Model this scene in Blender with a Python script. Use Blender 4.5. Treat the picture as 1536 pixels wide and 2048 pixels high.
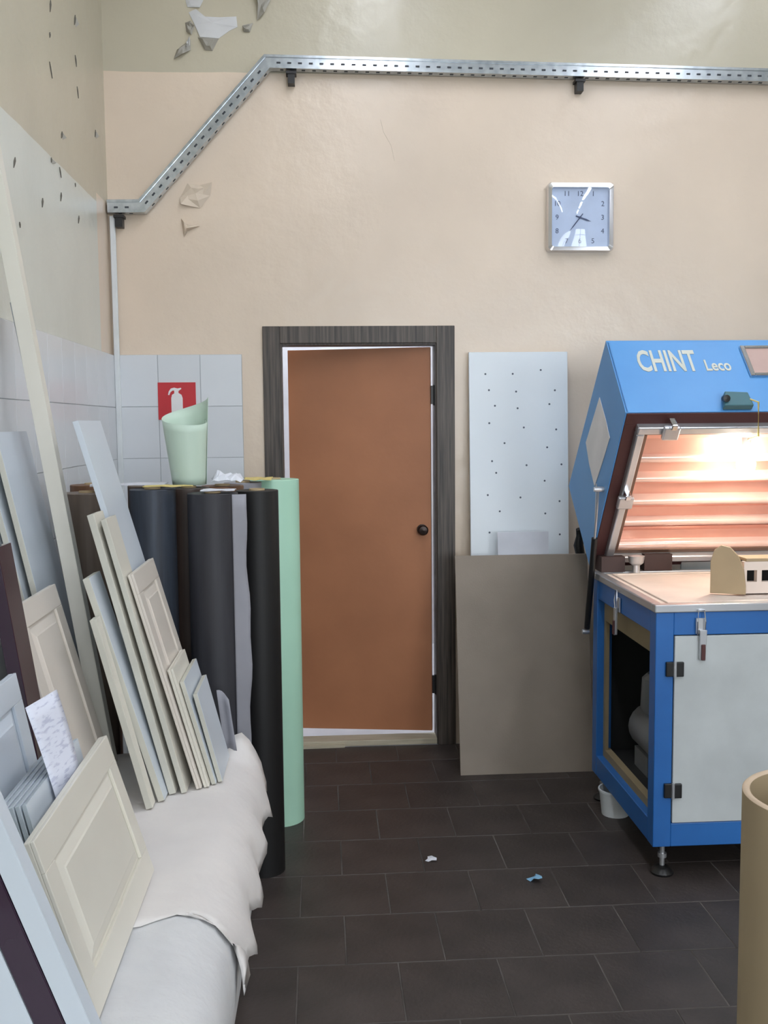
import bpy, bmesh, math, random
from mathutils import Vector, Matrix
random.seed(7)
for o in list(bpy.data.objects): bpy.data.objects.remove(o)
S = bpy.context.scene
COL = S.collection

# ------------------------------------------------------------------ camera
cam_data = bpy.data.cameras.new('camera')
cam = bpy.data.objects.new('camera', cam_data); COL.objects.link(cam)
cam_data.sensor_fit = 'VERTICAL'; cam_data.sensor_height = 36.0
cam_data.lens = 36.0 * 2000.0 / 2048.0
cam_data.clip_start = 0.05
yaw, pitch, roll = 0.06282, 0.08888, 0.0096
fw = Vector((math.sin(yaw)*math.cos(pitch), math.cos(yaw)*math.cos(pitch), -math.sin(pitch)))
rt = Vector((math.cos(yaw), -math.sin(yaw), 0)); up = rt.cross(fw)
r2 = rt*math.cos(roll) - up*math.sin(roll); u2 = up*math.cos(roll) + rt*math.sin(roll)
M = Matrix((r2, u2, -fw)).transposed().to_4x4(); M.translation = Vector((0, 0, 1.62))
cam.matrix_world = M
S.camera = cam
# ------------------------------------------------------------------ world, exposure
w = bpy.data.worlds.new('world'); S.world = w; w.use_nodes = True
w.node_tree.nodes['Background'].inputs[0].default_value = (0.80, 0.88, 1.0, 1)
w.node_tree.nodes['Background'].inputs[1].default_value = 0.25
S.view_settings.view_transform = 'Standard'; S.view_settings.look = 'None'
S.view_settings.gamma = 1.0; S.view_settings.use_curve_mapping = False
S.view_settings.exposure = 0.65
TUBE_EMISSION = 15.0         # ceiling fluorescent diffusers
CORRIDOR_EMISSION = 32.0      # lamp in the room behind the door
BULB_EMISSION = 95.0        # work lamp clipped on the press hood
DAYLIGHT = 75.0             # daylight through the windows behind the camera

# ------------------------------------------------------------------ materials
def lin(c):
    return tuple(((v/255)/12.92 if v/255 <= .04045 else ((v/255+.055)/1.055)**2.4) for v in c) + (1,)
MATS = {}
def mat(name, c, rough=.6, metal=0, c2=None, scale=6, stretch=(1, 1, 1), bump=0, bscale=120, spec=.5, rand=0, detail=4, emit=0, coat=0):
    if name in MATS: return MATS[name]
    m = bpy.data.materials.new(name); m.use_nodes = True; nt = m.node_tree; N = nt.nodes; K = nt.links
    b = N['Principled BSDF']
    b.inputs['Roughness'].default_value = rough; b.inputs['Metallic'].default_value = metal
    b.inputs['Specular IOR Level'].default_value = spec
    b.inputs['Coat Weight'].default_value = coat
    tc = N.new('ShaderNodeTexCoord'); mp = N.new('ShaderNodeMapping'); mp.inputs['Scale'].default_value = stretch
    K.new(tc.outputs['Object'], mp.inputs['Vector'])
    nz = N.new('ShaderNodeTexNoise'); nz.inputs['Scale'].default_value = scale; nz.inputs['Detail'].default_value = detail
    K.new(mp.outputs[0], nz.inputs['Vector'])
    if c2 is None: c2 = tuple(max(0, v*0.93) for v in c)
    rp = N.new('ShaderNodeValToRGB'); rp.color_ramp.elements[0].position = .3; rp.color_ramp.elements[1].position = .7
    rp.color_ramp.elements[0].color = lin(c2); rp.color_ramp.elements[1].color = lin(c)
    K.new(nz.outputs['Fac'], rp.inputs[0])
    out = rp.outputs[0]
    if rand:
        oi = N.new('ShaderNodeObjectInfo'); hs = N.new('ShaderNodeHueSaturation')
        mr = N.new('ShaderNodeMapRange'); mr.inputs['To Min'].default_value = 1-rand; mr.inputs['To Max'].default_value = 1+rand
        K.new(oi.outputs['Random'], mr.inputs['Value']); K.new(mr.outputs[0], hs.inputs['Value']); K.new(out, hs.inputs['Color']); out = hs.outputs[0]
    K.new(out, b.inputs['Base Color'])
    if bump:
        bn = N.new('ShaderNodeTexNoise'); bn.inputs['Scale'].default_value = bscale; bn.inputs['Detail'].default_value = 3
        K.new(mp.outputs[0], bn.inputs['Vector'])
        bp = N.new('ShaderNodeBump'); bp.inputs['Strength'].default_value = bump; bp.inputs['Distance'].default_value = .01
        K.new(bn.outputs['Fac'], bp.inputs['Height']); K.new(bp.outputs[0], b.inputs['Normal'])
    if emit:
        b.inputs['Emission Color'].default_value = lin(c); b.inputs['Emission Strength'].default_value = emit
    MATS[name] = m; return m

def wall_mat(name, zones, rough=.28):
    """painted wall: colour bands by height (and, for the corner strip, by depth), real paint edges"""
    m = bpy.data.materials.new(name); m.use_nodes = True; nt = m.node_tree; N = nt.nodes; K = nt.links
    b = N['Principled BSDF']; b.inputs['Roughness'].default_value = rough
    g = N.new('ShaderNodeNewGeometry'); sx = N.new('ShaderNodeSeparateXYZ'); K.new(g.outputs['Position'], sx.inputs[0])
    nz = N.new('ShaderNodeTexNoise'); nz.inputs['Scale'].default_value = 5; nz.inputs['Detail'].default_value = 5
    K.new(g.outputs['Position'], nz.inputs['Vector'])
    ad = N.new('ShaderNodeMath'); ad.operation = 'MULTIPLY_ADD'; ad.inputs[1].default_value = .012; K.new(nz.outputs['Fac'], ad.inputs[0]); K.new(sx.outputs['Z'], ad.inputs[2])
    cur = None
    base = N.new('ShaderNodeRGB'); base.outputs[0].default_value = lin(zones[0][2]); cur = base.outputs[0]
    for axis, thr, c in zones[1:]:
        mx = N.new('ShaderNodeMix'); mx.data_type = 'RGBA'
        if axis == 'z':
            gt = N.new('ShaderNodeMath'); gt.operation = 'GREATER_THAN'; gt.inputs[1].default_value = thr+.006; K.new(ad.outputs[0], gt.inputs[0]); fac = gt.outputs[0]
        else:   # corner strip: y > thr[0] and z < thr[1]
            a = N.new('ShaderNodeMath'); a.operation = 'GREATER_THAN'; a.inputs[1].default_value = thr[0]; K.new(sx.outputs['Y'], a.inputs[0])
            z = N.new('ShaderNodeMath'); z.operation = 'LESS_THAN'; z.inputs[1].default_value = thr[1]; K.new(sx.outputs['Z'], z.inputs[0])
            mu = N.new('ShaderNodeMath'); mu.operation = 'MULTIPLY'; K.new(a.outputs[0], mu.inputs[0]); K.new(z.outputs[0], mu.inputs[1]); fac = mu.outputs[0]
        K.new(fac, mx.inputs['Factor']); K.new(cur, mx.inputs['A']); mx.inputs['B'].default_value = lin(c); cur = mx.outputs['Result']
    n2 = N.new('ShaderNodeTexNoise'); n2.inputs['Scale'].default_value = 1.6; n2.inputs['Detail'].default_value = 6
    K.new(g.outputs['Position'], n2.inputs['Vector'])
    mr = N.new('ShaderNodeMapRange'); mr.inputs['From Min'].default_value = .3; mr.inputs['From Max'].default_value = .7
    mr.inputs['To Min'].default_value = .93; mr.inputs['To Max'].default_value = 1.05; K.new(n2.outputs['Fac'], mr.inputs['Value'])
    hs = N.new('ShaderNodeHueSaturation'); K.new(cur, hs.inputs['Color']); K.new(mr.outputs[0], hs.inputs['Value']); K.new(hs.outputs[0], b.inputs['Base Color'])
    bn = N.new('ShaderNodeTexNoise'); bn.inputs['Scale'].default_value = 9; bn.inputs['Detail'].default_value = 6; K.new(g.outputs['Position'], bn.inputs['Vector'])
    bp = N.new('ShaderNodeBump'); bp.inputs['Strength'].default_value = .25; bp.inputs['Distance'].default_value = .02
    K.new(bn.outputs['Fac'], bp.inputs['Height']); K.new(bp.outputs[0], b.inputs['Normal'])
    MATS[name] = m; return m

BEIGE = (222, 204, 184); OLIVE = (192, 184, 163); GREYGREEN = (212, 214, 205)
m_wback = wall_mat('painted plaster back', [('', 0, BEIGE), ('z', 3.268, OLIVE)])
m_wleft = wall_mat('painted plaster left', [('', 0, GREYGREEN), ('z', 2.62, OLIVE), ('c', (4.66, 2.66), BEIGE)])
m_plain = mat('plain painted wall', (205, 200, 188), .6)
m_ceil = mat('ceiling white', (215, 214, 208), .8)
m_tilew = mat('white ceramic tile', (217, 220, 224), .25, c2=(211, 215, 219), scale=3, rand=.03)
m_grout = mat('floor grout', (102, 96, 92), .9, c2=(52, 47, 44), scale=4)
m_floor = mat('dark clay floor tile', (66, 58, 55), .5, c2=(48, 42, 40), scale=5, bump=.15, bscale=60, rand=.10)
m_wgrout = mat('wall tile grout', (176, 180, 184), .9)
m_dframe = mat('dark streaked wood', (96, 86, 78), .45, c2=(36, 30, 27), scale=5, stretch=(22, 22, .7), detail=6)
m_door = mat('brown door board', (184, 124, 88), .42, c2=(166, 110, 77), scale=2.5, bump=.05, bscale=40)
m_black = mat('black plastic', (22, 21, 22), .4)
m_knob = mat('dark bronze', (48, 36, 32), .3, .6)
m_galv = mat('galvanised steel', (204, 210, 214), .22, .85, c2=(170, 178, 184), scale=30)
m_slot = mat('slot shadow dark', (60, 64, 70), .8)
m_white = mat('white plastic', (226, 230, 232), .35)
m_chrome = mat('chrome', (225, 225, 228), .12, 1)
m_alu = mat('brushed aluminium', (206, 208, 212), .3, .75)
m_red = mat('sign red', (200, 38, 48), .35)
m_signw = mat('sign white', (240, 238, 238), .4)
m_face = mat('clock face', (196, 212, 240), .5)
m_ink = mat('clock ink', (70, 84, 120), .6)
m_blue = mat('machine blue enamel', (44, 108, 180), .35, c2=(38, 98, 168), scale=4)
m_hood = mat('hood blue enamel', (92, 156, 216), .45, c2=(84, 148, 210), scale=3, spec=.5)
m_mpanel = mat('machine white panel', (196, 201, 202), .4)
m_tan = mat('tan hardboard', (150, 134, 104), .7)
m_maroon = mat('maroon rubber', (84, 46, 44), .6)
m_hinge = mat('dark brown hinge block', (58, 38, 36), .6)
m_bronze = mat('bronze trim', (120, 92, 78), .45, .4)
m_copper = mat('copper reflector', (230, 178, 162), .34, .6, c2=(222, 168, 152), scale=9)
m_quartz = mat('pink quartz tube', (238, 204, 192), .2, .35)
m_ivory = mat('ivory silicone', (232, 216, 204), .5)
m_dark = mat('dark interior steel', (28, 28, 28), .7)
m_motor = mat('grey cast motor', (128, 130, 132), .5, .2)
m_kraft = mat('kraft cardboard', (162, 144, 114), .75, c2=(150, 132, 104), scale=9, stretch=(1, 1, .3))
m_kraft2 = mat('kraft cut edge', (196, 174, 150), .8)
m_arch = mat('tan shaped board', (176, 154, 122), .7)
m_emblem = mat('pale emblem sticker', (230, 226, 224), .4)
m_gold = mat('pale gold lettering', (208, 210, 198), .45)
m_teal = mat('teal clamp', (66, 112, 122), .5)
m_plate = mat('name plate', (190, 160, 150), .4)
m_wboard = mat('white laminate', (230, 236, 240), .4, c2=(225, 232, 237), scale=2)
m_hole = mat('drill hole', (96, 104, 116), .8)
m_brownb = mat('grey brown hardboard', (152, 139, 126), .65, c2=(138, 126, 114), scale=3.5, bump=.1, bscale=150)
m_paperw = mat('white printer paper', (222, 224, 232), .7)
m_cream = mat('cream pvc film', (222, 218, 206), .35, c2=(214, 210, 198), scale=3)
m_cream2 = mat('warm ivory pvc film', (218, 210, 200), .35, c2=(212, 204, 194), scale=3)
m_cool = mat('cool white laminate', (206, 214, 222), .35, c2=(200, 208, 217), scale=3)
m_edge = mat('cream edge band', (206, 204, 192), .45)
m_greyedge = mat('grey blue edge band', (168, 178, 186), .5)
m_purple = mat('dark purple gloss', (48, 26, 48), .12, coat=.5)
m_maroonb = mat('dark maroon gloss', (66, 34, 40), .25)
m_foam = mat('white foam wrap', (212, 213, 214), .7, c2=(200, 201, 203), scale=7, bump=.3, bscale=35)
m_sheet = mat('off white wrapping paper', (220, 216, 213), .75, c2=(210, 206, 204), scale=5, bump=.25, bscale=25)
m_mint = mat('mint green film', (182, 226, 202), .4, c2=(174, 218, 194), scale=3)
m_palegreen = mat('pale green film', (196, 216, 200), .4, c2=(190, 210, 194), scale=3)
m_filmblack = mat('black film', (20, 19, 20), .55)
m_filmslate = mat('dark slate film', (52, 52, 58), .55, c2=(40, 40, 46), scale=5, stretch=(6, 6, .5))
m_filmblue = mat('dark blue grey film', (62, 70, 82), .55, c2=(44, 48, 58), scale=5, stretch=(8, 8, .5))
m_filmbrown = mat('dark brown film', (72, 58, 52), .5, c2=(54, 44, 40), scale=6, stretch=(8, 8, .4))
m_filmtaupe = mat('taupe film', (112, 98, 86), .5, c2=(92, 80, 70), scale=6, stretch=(8, 8, .4))
m_filmwood = mat('wood print film', (120, 84, 58), .5, c2=(92, 62, 42), scale=6, stretch=(8, 8, .4))
m_filmgrey = mat('light grey film backing', (150, 150, 158), .55)
m_core = mat('cardboard core', (190, 168, 132), .8)
m_yellow = mat('pale yellow tape', (226, 206, 130), .6)
m_scrapb = mat('light blue paper scrap', (130, 180, 214), .6)
m_flake = mat('peeled paint grey', (168, 164, 154), .7)
m_plaster = mat('bare white plaster', (214, 214, 214), .9)
m_chip = mat('dark chip', (104, 100, 92), .9)
m_plank = mat('pale threshold timber', (196, 186, 164), .7, c2=(170, 160, 138), scale=6, stretch=(1, 8, 8))
m_corr = mat('corridor white', (225, 226, 230), .7)
m_lampw = mat('lamp housing white', (225, 228, 228), .5)
m_tube = mat('fluorescent diffuser', (238, 244, 255), .5, emit=TUBE_EMISSION)
m_tube2 = mat('corridor diffuser', (238, 244, 255), .5, emit=CORRIDOR_EMISSION)
m_bulb = mat('lit bulb glass', (255, 246, 226), .4, emit=BULB_EMISSION)
# printed sheet: faint rows of print
mp_ = bpy.data.materials.new('printed invoice paper'); mp_.use_nodes = True
_n = mp_.node_tree.nodes; _k = mp_.node_tree.links
_tc = _n.new('ShaderNodeTexCoord'); _m = _n.new('ShaderNodeMapping'); _m.inputs['Scale'].default_value = (30, 30, 150)
_no = _n.new('ShaderNodeTexNoise'); _no.inputs['Scale'].default_value = 1; _no.inputs['Detail'].default_value = 2
_r = _n.new('ShaderNodeValToRGB'); _r.color_ramp.elements[0].position = .36; _r.color_ramp.elements[1].position = .47
_r.color_ramp.elements[0].color = lin((192, 196, 216)); _r.color_ramp.elements[1].color = lin((220, 224, 238))
_k.new(_tc.outputs['Object'], _m.inputs[0]); _k.new(_m.outputs[0], _no.inputs['Vector']); _k.new(_no.outputs['Fac'], _r.inputs[0])
_k.new(_r.outputs[0], _n['Principled BSDF'].inputs['Base Color']); _n['Principled BSDF'].inputs['Roughness'].default_value = .7
m_print = mp_
# clear clock glass: clear film plus fresnel reflection
mg = bpy.data.materials.new('clock glass'); mg.use_nodes = True
_n = mg.node_tree.nodes; _k = mg.node_tree.links
_n.remove(_n['Principled BSDF'])
_t = _n.new('ShaderNodeBsdfTransparent'); _g = _n.new('ShaderNodeBsdfGlossy'); _g.inputs['Roughness'].default_value = .03
_f = _n.new('ShaderNodeLayerWeight'); _f.inputs['Blend'].default_value = .2; _x = _n.new('ShaderNodeMixShader')
_mm = _n.new('ShaderNodeMath'); _mm.operation = 'MULTIPLY_ADD'; _mm.inputs[1].default_value = .5; _mm.inputs[2].default_value = .045
_k.new(_f.outputs['Facing'], _mm.inputs[0])
_k.new(_mm.outputs[0], _x.inputs[0]); _k.new(_t.outputs[0], _x.inputs[1]); _k.new(_g.outputs[0], _x.inputs[2]); _k.new(_x.outputs[0], _n['Material Output'].inputs[0])
m_glass = mg

# ------------------------------------------------------------------ mesh helpers
class MB:
    def __init__(s): s.v = []; s.f = []
    def add(s, v, f):
        n = len(s.v); s.v += [tuple(p) for p in v]; s.f += [tuple(i+n for i in q) for q in f]; return s
    def box(s, x0, x1, y0, y1, z0, z1):
        return s.add([(x0,y0,z0),(x1,y0,z0),(x1,y1,z0),(x0,y1,z0),(x0,y0,z1),(x1,y0,z1),(x1,y1,z1),(x0,y1,z1)],
                     [(3,2,1,0),(4,5,6,7),(0,1,5,4),(1,2,6,5),(2,3,7,6),(3,0,4,7)])
    def obox(s, P, a, b, c):
        """oriented box: corner P, edge vectors a, b, c"""
        P, a, b, c = map(Vector, (P, a, b, c))
        return s.add([P, P+a, P+a+b, P+b, P+c, P+a+c, P+a+b+c, P+b+c], [(3,2,1,0),(4,5,6,7),(0,1,5,4),(1,2,6,5),(2,3,7,6),(3,0,4,7)])
    def prism(s, pts, fn, a0, a1):
        """polygon pts (2D) swept from a0 to a1; fn(p, q, a) -> xyz"""
        n = len(pts)
        v = [fn(p[0], p[1], a0) for p in pts] + [fn(p[0], p[1], a1) for p in pts]
        f = [tuple(range(n-1, -1, -1)), tuple(range(n, 2*n))] + [(i, (i+1) % n, n+(i+1) % n, n+i) for i in range(n)]
        return s.add(v, f)
    def lathe(s, prof, c, n=24, axis='z', close=False):
        v = []; f = []; m = len(prof)
        for i in range(n):
            t = 2*math.pi*i/n; ct, st = math.cos(t), math.sin(t)
            for r, h in prof:
                if axis == 'z': p = (c[0]+r*ct, c[1]+r*st, c[2]+h)
                elif axis == 'y': p = (c[0]+r*ct, c[1]+h, c[2]+r*st)
                else: p = (c[0]+h, c[1]+r*ct, c[2]+r*st)
                v.append(p)
        for i in range(n):
            j = (i+1) % n
            for k in range(m-1 if not close else m):
                k2 = (k+1) % m
                f.append((i*m+k, j*m+k, j*m+k2, i*m+k2))
        return s.add(v, f)
    def tube(s, path, r, n=8, caps=True):
        path = [Vector(p) for p in path]; m = len(path); v = []; f = []
        ref = Vector((0, 0, 1))
        for i, p in enumerate(path):
            d = (path[min(i+1, m-1)] - path[max(i-1, 0)]).normalized()
            a = d.cross(ref if abs(d.dot(ref)) < .95 else Vector((1, 0, 0))).normalized(); b = d.cross(a)
            rr = r[i] if isinstance(r, (list, tuple)) else r
            v += [p + a*rr*math.cos(2*math.pi*k/n) + b*rr*math.sin(2*math.pi*k/n) for k in range(n)]
        for i in range(m-1):
            for k in range(n):
                k2 = (k+1) % n; f.append((i*n+k, i*n+k2, (i+1)*n+k2, (i+1)*n+k))
        if caps: f += [tuple(range(n-1, -1, -1)), tuple(range((m-1)*n, m*n))]
        return s.add(v, f)
    def grid(s, P, thick=0):
        """P[i][j] points -> sheet"""
        a, b = len(P), len(P[0]); v = [p for r in P for p in r]
        f = [(i*b+j, i*b+j+1, (i+1)*b+j+1, (i+1)*b+j) for i in range(a-1) for j in range(b-1)]
        return s.add(v, f)

def WO(o):
    p = Vector((0, 0, 0))
    while o is not None: p = p + o.location; o = o.parent
    return p
def tag(o, label=None, cat=None, group=None, kind=None):
    if label: o['label'] = label
    if cat: o['category'] = cat
    if group: o['group'] = group
    if kind: o['kind'] = kind
    return o
def thing(name, loc, label, cat, group=None):
    o = bpy.data.objects.new(name, None); COL.objects.link(o); o.location = loc; o.empty_display_size = .1
    return tag(o, label, cat, group)
def obj(name, mb, m, parent=None, origin=None, bevel=0, seg=2, smooth=None, solid=0, subd=0):
    vs = [Vector(p) for p in mb.v]
    if origin is None:
        if parent is not None: origin = WO(parent)
        else:
            xs = [p.x for p in vs]; ys = [p.y for p in vs]; zs = [p.z for p in vs]
            origin = Vector(((min(xs)+max(xs))/2, (min(ys)+max(ys))/2, min(zs)))
    origin = Vector(origin)
    me = bpy.data.meshes.new(name); me.from_pydata([tuple(p-origin) for p in vs], [], mb.f); me.update()
    b = bmesh.new(); b.from_mesh(me); bmesh.ops.recalc_face_normals(b, faces=b.faces); b.to_mesh(me); b.free()
    me.materials.append(m)
    if smooth is not None:
        me.polygons.foreach_set('use_smooth', [True]*len(me.polygons))
        if smooth < 179: me.set_sharp_from_angle(angle=math.radians(smooth))
    o = bpy.data.objects.new(name, me); COL.objects.link(o)
    if parent is not None: o.parent = parent; o.location = origin - WO(parent)
    else: o.location = origin
    if solid:
        md = o.modifiers.new('thickness', 'SOLIDIFY'); md.thickness = solid; md.offset = 0
    if bevel:
        md = o.modifiers.new('bevel', 'BEVEL'); md.width = bevel; md.segments = seg; md.limit_method = 'ANGLE'
    if subd:
        md = o.modifiers.new('smooth', 'SUBSURF'); md.levels = subd; md.render_levels = subd
    return o
def struct(name, mb, m, **k):
    o = obj(name, mb, m, origin=(0, 0, 0), **k); o['kind'] = 'structure'; return o
def share(name, me, parent, loc):
    o = bpy.data.objects.new(name, me); COL.objects.link(o); o.parent = parent; o.location = Vector(loc) - WO(parent); return o
def text_mb(body, size, extrude=.0015, align='CENTER', space=1.0, fat=0):
    cu = bpy.data.curves.new('t', 'FONT'); cu.body = body; cu.size = size; cu.extrude = extrude; cu.align_x = align; cu.align_y = 'CENTER'; cu.space_character = space
    cu.resolution_u = 3; cu.offset = fat
    o = bpy.data.objects.new('t', cu); COL.objects.link(o)
    bpy.context.view_layer.update()
    me = bpy.data.meshes.new_from_object(o.evaluated_get(bpy.context.evaluated_depsgraph_get()))
    v = [tuple(q.co) for q in me.vertices]; f = [tuple(p.vertices) for p in me.polygons]
    bpy.data.objects.remove(o); bpy.data.curves.remove(cu); bpy.data.meshes.remove(me)
    return v, f

# ================================================================== STRUCTURE
WB = 4.905; WL = -.985; WR = 4.6; WF = -3.6; CEIL = 4.3
DX0, DX1, DZ = -.192, .578, 2.010       # door opening
mb = MB()
mb.box(WL-.15, DX0, WB, WB+.12, 0, CEIL); mb.box(DX1, WR+.15, WB, WB+.12, 0, CEIL); mb.box(DX0, DX1, WB, WB+.12, DZ, CEIL)
wall_back = struct('wall_back', mb, m_wback)
wall_left = struct('wall_left', MB().box(WL-.15, WL, WF, WB, 0, CEIL), m_wleft)
wall_right = struct('wall_right', MB().box(WR, WR+.15, WF, WB, 0, CEIL), m_plain)
# front wall (behind the camera) with two daylight windows
mb = MB(); wx = [(.2, 1.9), (2.5, 4.2)]
mb.box(WL-.15, WR+.15, WF-.15, WF, 0, 1.0); mb.box(WL-.15, WR+.15, WF-.15, WF, 3.0, CEIL)
mb.box(WL-.15, .2, WF-.15, WF, 1.0, 3.0); mb.box(1.9, 2.5, WF-.15, WF, 1.0, 3.0); mb.box(4.2, WR+.15, WF-.15, WF, 1.0, 3.0)
wall_front = struct('wall_front', mb, m_plain)
for i, (a, b_) in enumerate(wx):
    mb = MB()
    for x in (a, (a+b_)/2-.03, b_-.06): mb.box(x, x+.06, WF-.12, WF-.06, 1.0, 3.0)
    for z in (1.0, 2.3, 2.94): mb.box(a, b_, WF-.12, WF-.06, z, z+.06)
    wn = struct('window_%d' % (i+1), mb, m_white)
    ld = bpy.data.lights.new('daylight', 'AREA'); ld.shape = 'RECTANGLE'; ld.size = b_-a; ld.size_y = 2.0; ld.energy = DAYLIGHT; ld.color = (.88, .94, 1.0)
    lo = bpy.data.objects.new('window_daylight', ld); COL.objects.link(lo); lo.location = ((a+b_)/2, WF-.3, 2.0); lo.rotation_euler = (math.radians(90), 0, 0)
ceiling = struct('ceiling', MB().box(WL-.15, WR+.15, WF-.15, WB+.12, CEIL, CEIL+.1), m_ceil)
# floor: grout bed with separate tiles laid in running bond
FY0 = 1.073; FX1 = 3.3
floor = struct('floor', MB().box(WL-.15, WR+.15, WF-.15, WB, -.12, -.0012), m_grout)
m_floor_far = m_floor
mb = MB().box(WL, WR, WF, FY0-.003, -.0012, 0).box(FX1+.003, WR, FY0, WB, -.0012, 0)
fr = obj('floor_screed', mb, m_floor_far, floor); fr['kind'] = 'stuff'
def tile_mesh(name, sx, sy, sz, m, bev):
    b = bmesh.new(); bmesh.ops.create_cube(b, size=1, matrix=Matrix.Diagonal((sx, sy, sz, 1)))
    te = [e for e in b.edges if abs(e.verts[0].co.z-sz/2) < 1e-6 and abs(e.verts[1].co.z-sz/2) < 1e-6]
    bmesh.ops.bevel(b, geom=te, offset=bev, segments=1, affect='EDGES')
    bmesh.ops.delete(b, geom=[f for f in b.faces if f.normal.z < -.9], context='FACES')
    me = bpy.data.meshes.new(name); b.to_mesh(me); b.free(); me.materials.append(m); return me
cache = {}
def floor_tile(x0, x1, y0, y1):
    k = (round(x1-x0, 3), round(y1-y0, 3))
    if k not in cache: cache[k] = tile_mesh('floor_tile', k[0]-.0045, k[1]-.0045, .012, m_floor, .001)
    o = share('floor_tile', cache[k], floor, ((x0+x1)/2, (y0+y1)/2, -.006+random.uniform(-.0004, .0004)))
row = 0; y = FY0
while y < WB-.01:
    y1 = min(y+.3, WB); ph = .21 if row % 2 == 1 else .055
    x = ph - .3*6
    while x < FX1:
        a, b_ = max(x, WL), min(x+.3, FX1)
        if b_-a > .02: floor_tile(a, b_, y, y1)
        x += .3
    y = y1; row += 1
# white wall tiles, 20 x 25 cm, on the left wall and in the corner of the back wall
mb = MB().box(WL, -.372, WB-.0105, WB, 0, 1.955)
obj('tile_bed', mb, m_wgrout, wall_back)
mb = MB().box(WL, WL+.0105, 1.8, WB, 0, 1.953)
obj('tile_bed', mb, m_wgrout, wall_left)
wc = {}
def wtile(parent, w_, h_, loc, ry):
    k = (round(w_, 3), round(h_, 3), ry)
    if k not in wc:
        me = tile_mesh('wall_tile', k[0]-.003, k[1]-.003, .008, m_tilew, .001)
        if ry == 'b': me.transform(Matrix.Rotation(math.radians(90), 4, 'X'))
        else: me.transform(Matrix.Rotation(math.radians(90), 4, 'Z') @ Matrix.Rotation(math.radians(90), 4, 'X'))
        wc[k] = me
    share('wall_tile', wc[k], parent, loc)
xs = [WL+.008, -.772, -.571, -.372]
zs = [1.955]
while zs[-1] > .05: zs.append(max(0, zs[-1]-.2475))
for i in range(3):
    for j in range(len(zs)-1):
        wtile(wall_back, xs[i+1]-xs[i], zs[j]-zs[j+1], ((xs[i]+xs[i+1])/2, WB-.009, (zs[j]+zs[j+1])/2), 'b')
y = WB-.008
while y > 1.9:
    y0 = y-.2
    for j in range(len(zs)-1):
        wtile(wall_left, .2, zs[j]-zs[j+1], (WL+.009, (y+y0)/2, (zs[j]+zs[j+1])/2-.002), 'l')
    y = y0
# peeling paint on the back wall
def flake(parent, pts, m, lift=.012, name='paint_flake', seed=0):
    """irregular shell of loose paint: rim on the wall, middle and one side lifted"""
    rnd = random.Random(seed); n = len(pts); cx = sum(p[0] for p in pts)/n; cz = sum(p[1] for p in pts)/n
    mb = MB(); rim = [(p[0], WB-.0015-lift*rnd.choice((0, .1, .9)), p[1]) for p in pts]
    mid = [((p[0]+cx)/2, WB-.003-lift*rnd.uniform(.3, 1), (p[1]+cz)/2) for p in pts]
    v = rim+mid+[(cx, WB-.003-lift*.6, cz)]; f = [(i, (i+1) % n, n+(i+1) % n, n+i) for i in range(n)] + [(n+i, n+(i+1) % n, 2*n) for i in range(n)]
    obj(name, mb.add(v, f), m, parent, solid=.0015)
flake(wall_back, [(-.583,3.537),(-.549,3.552),(-.516,3.52),(-.44,3.517),(-.362,3.522),(-.358,3.475),(-.397,3.456),(-.446,3.422),(-.533,3.426),(-.556,3.482)], m_plaster, .004, 'bare_plaster', 1)
flake(wall_back, [(-.543,3.425),(-.446,3.422),(-.477,3.365),(-.511,3.369)], m_flake, .03, seed=2)
flake(wall_back, [(-.596,3.593),(-.51,3.595),(-.53,3.557),(-.588,3.561)], m_plaster, .01, 'bare_plaster', seed=3)
flake(wall_back, [(-.641,3.368),(-.577,3.416),(-.578,3.368),(-.613,3.34),(-.657,3.325)], m_flake, .035, seed=4)
flake(wall_back, [(-.6,3.395),(-.577,3.416),(-.578,3.375),(-.592,3.37)], m_plaster, .04, seed=14)
flake(wall_back, [(-.273,3.62),(-.19,3.62),(-.23,3.533),(-.265,3.505),(-.259,3.57)], m_flake, .03, seed=5)
flake(wall_back, [(-.334,3.475),(-.285,3.495),(-.3,3.452),(-.329,3.452)], m_flake, .02, seed=6)
flake(wall_back, [(-.60,3.49),(-.575,3.50),(-.556,3.47),(-.57,3.43),(-.595,3.45)], m_flake, .02, seed=15)
m_blister = mat('blistered beige paint', (221, 204, 184), .55)
flake(wall_back, [(-.645,2.691),(-.609,2.759),(-.551,2.75),(-.492,2.76),(-.503,2.702),(-.553,2.644),(-.641,2.658)], m_blister, .022, 'paint_blister', 7)
flake(wall_back, [(-.643,2.595),(-.624,2.571),(-.555,2.561),(-.615,2.537),(-.631,2.508)], m_blister, .03, 'paint_blister', 8)
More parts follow.
